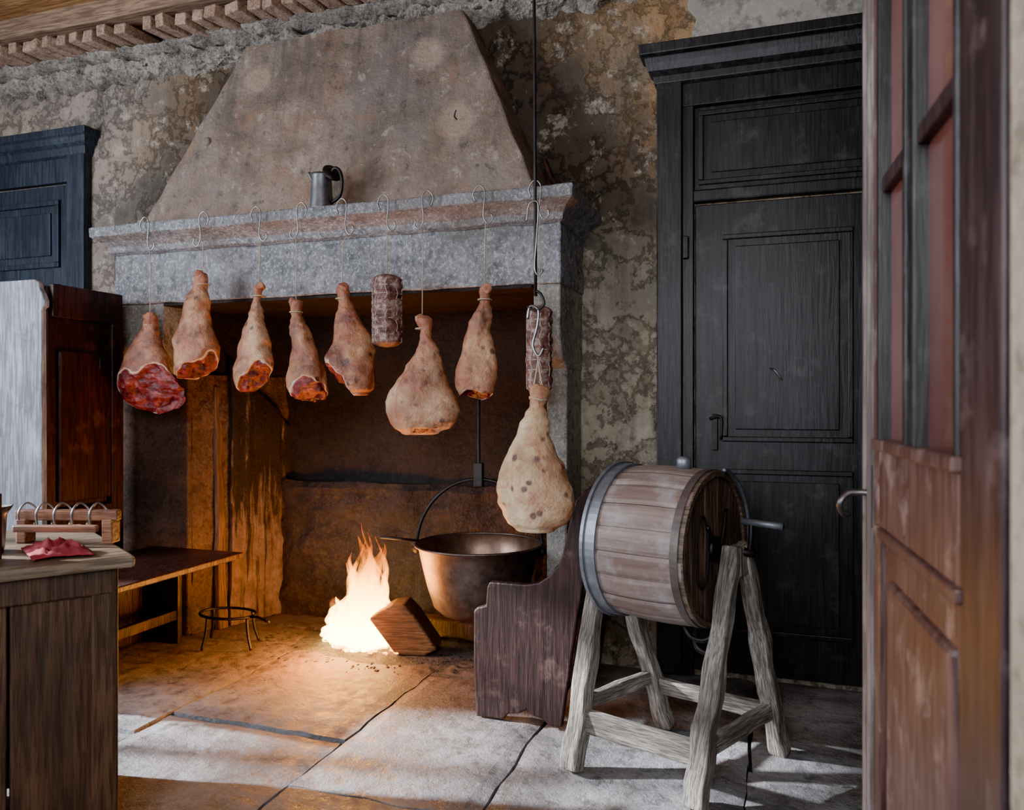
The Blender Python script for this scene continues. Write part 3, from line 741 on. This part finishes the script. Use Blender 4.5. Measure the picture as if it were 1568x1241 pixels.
# ------------------------------------------------------------------ left settle cabinet
ls=empty('high_back_settle')
box('carcass',-3.36,-3.115,2.69,3.10,0,1.74,W_RED,ls,.006)
ear=[(-3.42,0),(-3.42,1.765),(-3.15,1.765),(-3.125,1.75),(-3.12,1.725),(-3.105,1.70),(-3.09,1.665),(-3.092,1.64),(-3.11,1.63),(-3.10,0)]
extr('pale_end_board',ear,.03,W_GREY,ls,loc=(0,2.655,0))
box('top_rail',-3.115,-3.09,2.70,3.10,1.60,1.75,W_RED,ls)
box('mid_panel',-3.112,-3.095,2.74,3.04,.75,1.45,W_RED,ls,.008)
box('stile_far',-3.115,-3.085,3.03,3.10,0,1.6,W_RED,ls)
box('low_rail',-3.115,-3.085,2.70,3.03,.60,.72,W_RED,ls)
tube('latch',[(-3.085,2.93,1.42),(-3.06,2.93,1.42),(-3.06,2.93,1.37)],.004,IRON,ls)
beam('seat',(-2.80,2.25,.45),(-2.80,3.29,.45),.57,.028,W_REDX,ls,up=(0,0,1),amp=.001)
box('seat_end_support',-3.08,-2.84,3.20,3.23,0,.436,W_RED,ls)
box('seat_end_support_near',-3.08,-2.84,2.32,2.35,0,.436,W_RED,ls)
box('foot_rail',-2.88,-2.845,2.35,3.20,.12,.17,W_RED,ls)
box('under_seat_dark_panel',-3.08,-3.06,2.35,3.20,.0,.436,W_RED,ls)  # added dark panel, stands in for the shade under the seat

# ------------------------------------------------------------------ doors on the back wall
d1=empty('door_1')
box('surround_left',-.50,-.39,3.54,WY,0,2.66,BLACKP,d1)
loft('cornice',-.50,1.2,3.55,WY,[(0,2.63),(.012,2.64),(.015,2.67),(.035,2.69),(.045,2.72),(.05,2.745),(.07,2.755),(.072,2.80)],BLACKP,d1)
box('frame_left',-.39,-.34,3.56,WY,0,2.60,BLACKP,d1)
box('frame_top',-.39,1.1,3.555,WY,2.53,2.64,BLACKP,d1)
box('surround_right',1.09,1.2,3.54,WY,0,2.66,BLACKP,d1)
def framed(parent,x0,x1,z0,z1,yf,mat,w=.022,d=.014):
    box('moulding',x0,x1,yf-d,yf,z1-w,z1,mat,parent,.004); box('moulding',x0,x1,yf-d,yf,z0,z0+w,mat,parent,.004)
    box('moulding',x0,x0+w,yf-d,yf,z0+w,z1-w,mat,parent,.004); box('moulding',x1-w,x1,yf-d,yf,z0+w,z1-w,mat,parent,.004)
    box('field',x0+w*2.4,x1-w*2.4,yf-d*.6,yf,z0+w*2.4,z1-w*2.4,mat,parent,.008)
box('transom_panel',-.34,1.1,3.585,WY,2.12,2.53,BLACKP,d1)
framed(d1,-.32,.42,2.18,2.51,3.585,BLACKP)
box('transom_bar',-.34,1.1,3.552,WY,2.10,2.155,BLACKP,d1,.008)
for a,b in ((-.335,.415),(.42,1.09)):
    box('leaf',a,b,3.575,WY,.02,2.09,BLACKP,d1)
    framed(d1,a+.12,b-.1,1.04,1.95,3.575,BLACKP); framed(d1,a+.12,b-.1,.2,.92,3.575,BLACKP)
box('hinge_plate',-.385,-.36,3.535,3.56,1.85,1.95,IRON,d1)
box('bolt_plate',-.26,-.235,3.56,3.575,1.00,1.16,IRON,d1); tube('bolt',[(-.27,3.55,1.14),(-.22,3.54,1.145),(-.22,3.54,1.05)],.006,IRON,d1)
tube('coat_hook',[(-.02,3.57,1.36),(.0,3.53,1.35),(.03,3.53,1.31)],.003,STEEL,d1)

d2=empty('door_2')
box('surround_right',-3.95,-3.82,3.54,WY,0,2.72,WINLITP,d2)
loft('cornice',-4.9,-3.82,3.55,WY,[(0,2.66),(.012,2.67),(.02,2.71),(.04,2.73),(.05,2.76),(.065,2.775),(.067,2.81)],WINLITP,d2)
box('frame_top',-4.9,-3.95,3.555,WY,2.52,2.70,WINLITP,d2)
box('leaf',-4.75,-3.955,3.575,WY,.02,2.51,WINLITP,d2)
framed(d2,-4.68,-4.03,2.02,2.42,3.575,WINLITP,.03,.02); framed(d2,-4.68,-4.03,1.1,1.92,3.575,WINLITP,.03,.02); framed(d2,-4.68,-4.03,.2,1.0,3.575,WINLITP,.03,.02)
box('surround_left',-4.9,-4.76,3.54,WY,0,2.72,WINLITP,d2)
box('lock',-3.97,-3.93,3.53,3.56,1.75,1.87,IRON,d2)

# ------------------------------------------------------------------ barrel churn
bc=empty('barrel_churn')
PHI=math.radians(-19.4)
bcn=Vector((-.337,2.67,.735)); BR=.258
MB=Matrix.Translation(bcn)@Matrix.Rotation(PHI,4,'Z')
def loc2w(p): return MB@Vector(p)
HL=.165
bm=bmesh.new(); sl=bm.verts.layers.float.new('stave'); NS=20; per=6; rs=[]
rnd=random.Random(3); sv=[rnd.random() for _ in range(NS)]
nL=12
for s in range(NS):
    cols=[]
    for k in range(per+1):
        a=2*math.pi*(s+k/per*.985+.0075)/NS
        dr=-.004 if k in (0,per) else 0
        colv=[]
        for i in range(nL+1):
            t=i/nL; xx=-HL+2*HL*t; r=BR*(.965+.035*math.sin(math.pi*t))+dr+sv[s]*.003
            v=bm.verts.new((xx,r*math.cos(a),r*math.sin(a))); v[sl]=sv[s]; colv.append(v)
        cols.append(colv)
    for k in range(per):
        for i in range(nL): bm.faces.new((cols[k][i],cols[k+1][i],cols[k+1][i+1],cols[k][i+1]))
fin('staves',bm,STAVE,bc,smooth=False,mw=MB)
def ringx(name,x0,x1,ri,ro,mat,seg=72):
    return lathe(name,[(ri,x0),(ro,x0),(ro,x1),(ri,x1),(ri,x0)],mat,bc,loc=bcn,seg=seg,axis='x',rz=PHI,smooth=False)
ringx('inner_liner',-HL+.002,HL-.002,BR*.90,BR*.945,W_HEAD)
ringx('hoop_left',-HL-.012,-HL+.032,BR*.955,BR*1.015,ZINC)
HOOPR=metal('rusty_hoop',(.16,.13,.12),.55,.6)
ringx('hoop_right',HL-.036,HL-.010,BR*.96,BR*.992,HOOPR)
ringx('rim_right',HL-.012,HL+.006,BR*.90,BR*.975,W_HEAD)
ringx('hoop_lip_left',-HL-.02,-HL-.008,BR*.93,BR*1.04,ZINC)
for side,xx in ((1,HL-.022),(-1,-HL+.01)):
    e_w=.1; y=-BR*.92
    while y<BR*.92-.01:
        y2=min(y+e_w,BR*.92)
        R_=BR*.925; n=8
        top=[(y+.001+(y2-y-.002)*q/n) for q in range(n+1)]
        pts=[(q,math.sqrt(max(0,R_*R_-q*q))) for q in top]+[(q,-math.sqrt(max(0,R_*R_-q*q))) for q in reversed(top)]
        pts=[p for i,p in enumerate(pts) if i==0 or (abs(p[0]-pts[i-1][0])+abs(p[1]-pts[i-1][1]))>1e-4]
        if len(pts)>3:
            extr('head_plank',pts,.014,W_HEAD,bc,mw=MB@Matrix.Translation((xx,0,0))@Matrix.Rotation(-math.pi/2,4,'Z'),bevel=.0015)
        y=y2
def P(x,y,z): return tuple(loc2w((x,y,z)))
tube('hand_hole_ring',[P(HL-.004,-.09+.045*math.cos(a),-.0+.115*math.sin(a)) for a in [k*math.pi/12 for k in range(25)]],.004,DARKGAP,bc,False)
tube('axle',[P(HL-.01,0,0),P(HL+.13,0,0)],.014,IRON,bc,False); tube('axle_left',[P(-HL+.01,0,0),P(-HL-.11,0,0)],.014,IRON,bc,False)
lathe('axle_boss',[(0,0),(.04,0),(.04,.014),(.022,.02),(0,.02)],IRON,bc,loc=loc2w((HL-.008,0,0)),axis='x',rz=PHI,seg=28)
tube('strap_a',[P(HL+.004,-.07,.08),P(HL+.012,-.03,.02),P(HL+.015,0,0),P(HL+.012,.03,.03),P(HL+.004,.08,.12)],.006,IRON,bc)
tube('strap_b',[P(HL+.012,.02,-.01),P(HL+.010,.05,-.05),P(HL+.004,.08,-.12)],.006,IRON,bc)
tube('rim_bow',[P(HL+.014,BR*.99*math.cos(a),BR*.99*math.sin(a)) for a in [(-.5+k*.12)for k in range(17)]],.007,ZINC,bc)
tube('crank_arm',[P(HL+.115,0,0),P(HL+.12,-.002,.05),P(HL+.12,.0,.095)],.009,IRON,bc)
tube('crank_handle',[P(HL+.09,.0,.097),P(HL+.22,.0,.092)],.011,ZINC,bc,False,12)
lathe('bung',[(0,0),(.024,0),(.024,.03),(.017,.04),(0,.04)],ZINC,bc,loc=loc2w((.06,-.01,BR-.004)),seg=24)
tube('bottom_latch',[P(.07,-.03,-BR+.0),P(.10,-.04,-BR-.03),P(.14,-.04,-BR-.035),P(.17,-.04,-BR-.02)],.008,IRON,bc)
tube('bottom_spigot',[P(.10,.0,-BR+.0),P(.10,.0,-BR-.07),P(.15,.0,-BR-.09)],.010,IRON,bc)
AX=HL+.075
A=Vector((-.63,2.50,0));B=Vector((-.225,2.385,0));Cc=Vector((.02,2.86,0));D=Vector((-.385,2.96,0))
apR=Vector(loc2w((AX,0,0))); apL=Vector(loc2w((-AX,0,0)))
ud=MB.to_3x3()@Vector((1,0,0)); ud.normalize()
legs={}
for nm,f,ap,w in (('leg_front',B,apR,.062),('leg_right',Cc,apR,.06),('leg_left',A,apL,.06),('leg_back',D,apL,.058)):
    q=ap+Vector((0,0,.02)); toe=(f-Vector((ap.x,ap.y,0))).normalized()
    q2=q+toe*.028
    beam(nm,f,q2,w*1.05,w*1.0,W_LEG,bc,taper=.85,amp=.012,up=ud,bevel=.008,seg=24)
    legs[nm]=(f,q2)
for nm,ap in (('bearing_block_right',apR),('bearing_block_left',apL)):
    beam(nm,ap+Vector((0,0,-.075)),ap+Vector((0,0,.018)),.07,.05,W_LEG,bc,amp=.004,up=ud)
def at(nm,z):
    f,q=legs[nm]; return f+(q-f)*(z/(q.z))
def stretch(nm,l1,l2,z1,z2,h,w=.03):
    p,q=at(l1,z1),at(l2,z2); d=(q-p).normalized()
    beam(nm,p-d*.02,q+d*.02,w,h,W_LEG,bc,amp=.005,up=(0,0,1),bevel=.005)
stretch('stretcher_front','leg_left','leg_front',.155,.145,.075)
stretch('stretcher_right','leg_front','leg_right',.16,.17,.055)
stretch('stretcher_left','leg_left','leg_back',.20,.20,.05)
stretch('stretcher_back','leg_back','leg_right',.17,.15,.055)

# ------------------------------------------------------------------ foreground open door (right) and jamb
d3=empty('door_3',loc=(.172,1.64,0))
ang=math.atan2(.86-1.64,.2165-.172)
d3.rotation_euler=(0,0,ang)
LW=.76
def db(n,x0,x1,z0,z1,y0=0,y1=.04,m=REDDOOR,bv=.004): return box(n,x0,x1,y0,y1,z0,z1,m,d3,bv)
HS=.60
db('stile_lock',0,.10,.02,2.35); db('stile_hinge',HS,LW,.02,2.35,m=DOORDARK)
db('rail_mid',.10,HS,.98,1.13); db('rail_top',.10,HS,2.22,2.35); db('rail_bottom',.10,HS,.02,.24)
db('panel_low',.10,HS,.24,.98,.012,.03)
db('panel_field',.15,HS-.05,.30,.90,.002,.036,bv=.012)
db('glass',.10,HS,1.13,2.22,.018,.022,GLASS,0)
db('muntin_vertical',.335,.365,1.13,2.22,.002,.038,m=DOORDARK)
for z in (1.59,2.02): db('muntin_horizontal',.10,HS,z-.014,z+.014,.002,.038,m=DOORDARK)
for xx in (.10,HS-.015,.31,.365): db('bead',xx,xx+.015,1.13,2.22,-.004,.044,m=BLACKP)
db('rail_bead',.09,HS+.01,1.12,1.14,-.012,.052,m=REDDOOR); db('rail_bead_low',.09,HS+.01,.965,.985,-.008,.048,m=REDDOOR)
db('edge_strip',-.012,.006,.02,2.35,-.010,.05,m=DOOREDGE); db('edge_moulding',.035,.05,.02,2.35,-.010,.05,m=DOOREDGE)
db('dark_stile_band',LW-.05,LW,.02,2.35,-.004,.044,m=DOORDARK)
LEV=metal('lever_metal',(.20,.19,.185),.4,.9)
for sgn,y_ in ((-1,-.0),(1,.04)):
    tube('lever_%s'%('in' if sgn<0 else 'out'),[(.03,y_,1.035),(.028,y_+sgn*.025,1.035),(.03,y_+sgn*.042,1.032),(.035,y_+sgn*.056,1.015),(.02,y_+sgn*.050,.995),(.0,y_+sgn*.038,.99)],.006,LEV,d3)
    box('escutcheon',.01,.05,min(y_,y_+sgn*.006),max(y_,y_+sgn*.006),.97,1.09,IRON,d3,.002)
j=empty('wall_front')
box('door_jamb',.203,.275,.68,.82,-.02,3.4,JAMB,j,.004)
box('wall_front_part',.275,2.3,.68,.82,-.02,3.4,JAMB,j,0)

# ------------------------------------------------------------------ foreground table (left)
tb=empty('wooden_table',loc=(-1.61,1.66,0),rz=math.radians(-32.7))
def tbx(n,x0,x1,y0,y1,z0,z1,m=W_TABLE,bv=.005,p=None): return box(n,x0,x1,y0,y1,z0,z1,m,p or tb,bv)
tbx('top',-.72,0,-1.05,0,.768,.80,W_TTOP,.01)
tbx('side_board_a',-.045-.02,-.045,-.28,-.06,.0,.768); tbx('side_board_b',-.066,-.046,-.56,-.285,.0,.768); tbx('side_board_c',-.065,-.045,-.98,-.565,.0,.768)
tbx('apron',-.06,-.032,-1.0,-.05,.70,.768)
tbx('end_board',-.66,-.05,-.06,-.04,.0,.768)
for a,b in ((-.10,-.035),(-.67,-.60)):
    for c,d in ((-.10,-.035),(-1.0,-.93)): tbx('leg',a,b,c,d,0,.768,W_TABLE,.006)
tbx('back_board',-.66,-.64,-.98,-.06,.0,.768)
T=Matrix.Translation((-1.61,1.66,0))@Matrix.Rotation(math.radians(-32.7),4,'Z')
def tw(x,y,z): return T@Vector((x,y,z))
bm=bmesh.new(); G=[]
for i in range(31):
    c=[]
    for k in range(21):
        u,v=i/30-.5,k/20-.5; r=1-(abs(u*2)**2.5)*.9; r2=1-(abs(v*2)**2.5)
        z=.808+.022*max(0,r)*max(0,r2)*(1+1.2*noise.noise(Vector((u*7,v*9,3))))
        c.append(bm.verts.new(tw(-.17+u*.22+.02*noise.noise(Vector((u*3,v*3,1))),-.16+v*.14,z)))
    G.append(c)
for i in range(30):
    for k in range(20): bm.faces.new((G[i][k],G[i+1][k],G[i+1][k+1],G[i][k+1]))
o=fin('red_cloth',bm,CLOTH,None,smooth=True); sm=o.modifiers.new('s','SOLIDIFY'); sm.thickness=.004
wr=empty('wooden_hook_rack')
def wbx(n,c,sx,sy,sz,m):
    bm=bmesh.new(); bmesh.ops.create_cube(bm,size=1,matrix=Matrix.Diagonal((sx,sy,sz,1)))
    return fin(n,bm,m,wr,bevel=.004,mw=Matrix.Translation(c)@Matrix.Rotation(.3,4,'Z'))
c0=Vector((-1.95,1.755,.88))
W_RACK=wood('rack_wood',(.20,.075,.04),(.42,.19,.10),'x',.5)
wbx('bar',c0,.30,.03,.03,W_RACK); wbx('foot_a',c0+Vector((-.12,-.037,-.045)),.03,.05,.07,W_RACK); wbx('foot_b',c0+Vector((.12,.037,-.045)),.03,.05,.07,W_RACK)
wbx('bar_low',c0+Vector((.02,-.06,-.03)),.24,.02,.02,W_RACK)
for k in range(5):
    hx_=c0+Vector((-.12+.05*k,-.037+.015*k,.0))
    tube('spare_hook',[hx_+Vector((0,-.02,-.03)),hx_+Vector((0,-.024,.01)),hx_+Vector((.005,0,.035)),hx_+Vector((.02,.02,.01)),hx_+Vector((.03,.0,-.03))],.003,STEEL,wr)
wc=empty('wooden_box')
p=tw(-.155,-.36,0)
for (sx,sy,sz,ox,oy,oz,nm) in ((.11,.012,.17,0,-.05,.085,'front'),(.11,.012,.17,0,.05,.085,'back'),(.012,.09,.17,-.05,0,.085,'side_a'),(.012,.09,.17,.05,0,.085,'side_b'),(.10,.09,.01,0,0,.006,'base')):
    bm=bmesh.new(); bmesh.ops.create_cube(bm,size=1,matrix=Matrix.Diagonal((sx,sy,sz,1)))
    R=Matrix.Rotation(.4,4,'Z'); q=R@Vector((ox,oy,oz))
    fin(nm,bm,W_TABLE,wc,bevel=.002,mw=Matrix.Translation(Vector((p.x,p.y,.80))+q)@R)
q=Vector((-2.03,1.57,.80))
lathe('steel_bowl',[(0,0),(.035,0),(.04,.01),(.045,.10),(.06,.125),(.056,.125),(.04,.10),(.034,.012),(0,.01)],STEEL,None,loc=q)

# ------------------------------------------------------------------ lights
def light(name,t,loc,energy,col,rot=None,target=None,**kw):
    l=bpy.data.lights.new(name,t); l.energy=energy; l.color=col
    for k,v in kw.items(): setattr(l,k,v)
    o=bpy.data.objects.new(name,l); COL.objects.link(o); o.location=loc
    if target is not None: o.rotation_euler=(Vector(target)-Vector(loc)).to_track_quat('-Z','Y').to_euler()
    return o
light('fire_light','POINT',(-1.92,3.40,.26),62,(1,.34,.06),shadow_soft_size=.10)
light('fire_light_low','POINT',(-1.98,3.15,.18),24,(1,.33,.05),shadow_soft_size=.07)
light('sun','SUN',(-8,0,5),21,(.90,.94,1.0),target=(-8+1,.18,5-.45),angle=math.radians(1.8))
light('window_light','AREA',(-4.2,.5,1.9),130,(.80,.88,1.0),target=(-1.2,3.2,1.0),shape='RECTANGLE',size=1.0,size_y=1.4)
light('doorway_fill','AREA',(-.25,-.9,1.9),66,(.95,.96,1.0),target=(-.7,3.6,.9),shape='RECTANGLE',size=1.6,size_y=1.2)  # added fill lamp on the camera side, evens out the room brightness
w=bpy.data.worlds.new('World'); SC.world=w; w.use_nodes=True
w.node_tree.nodes['Background'].inputs[0].default_value=(.78,.86,1,1); w.node_tree.nodes['Background'].inputs[1].default_value=.7

cam=bpy.data.cameras.new('camera'); co=bpy.data.objects.new('camera',cam); COL.objects.link(co)
co.location=(0,0,1.2); co.rotation_euler=(math.pi/2,0,math.radians(18.5))
cam.lens=27.55; cam.sensor_width=36; cam.clip_start=.02
cam.dof.use_dof=True; cam.dof.focus_distance=3.1; cam.dof.aperture_fstop=4.0
SC.camera=co
SC.view_settings.view_transform='AgX'
try: SC.view_settings.look='AgX - Punchy'
except Exception: pass
SC.view_settings.exposure=.85
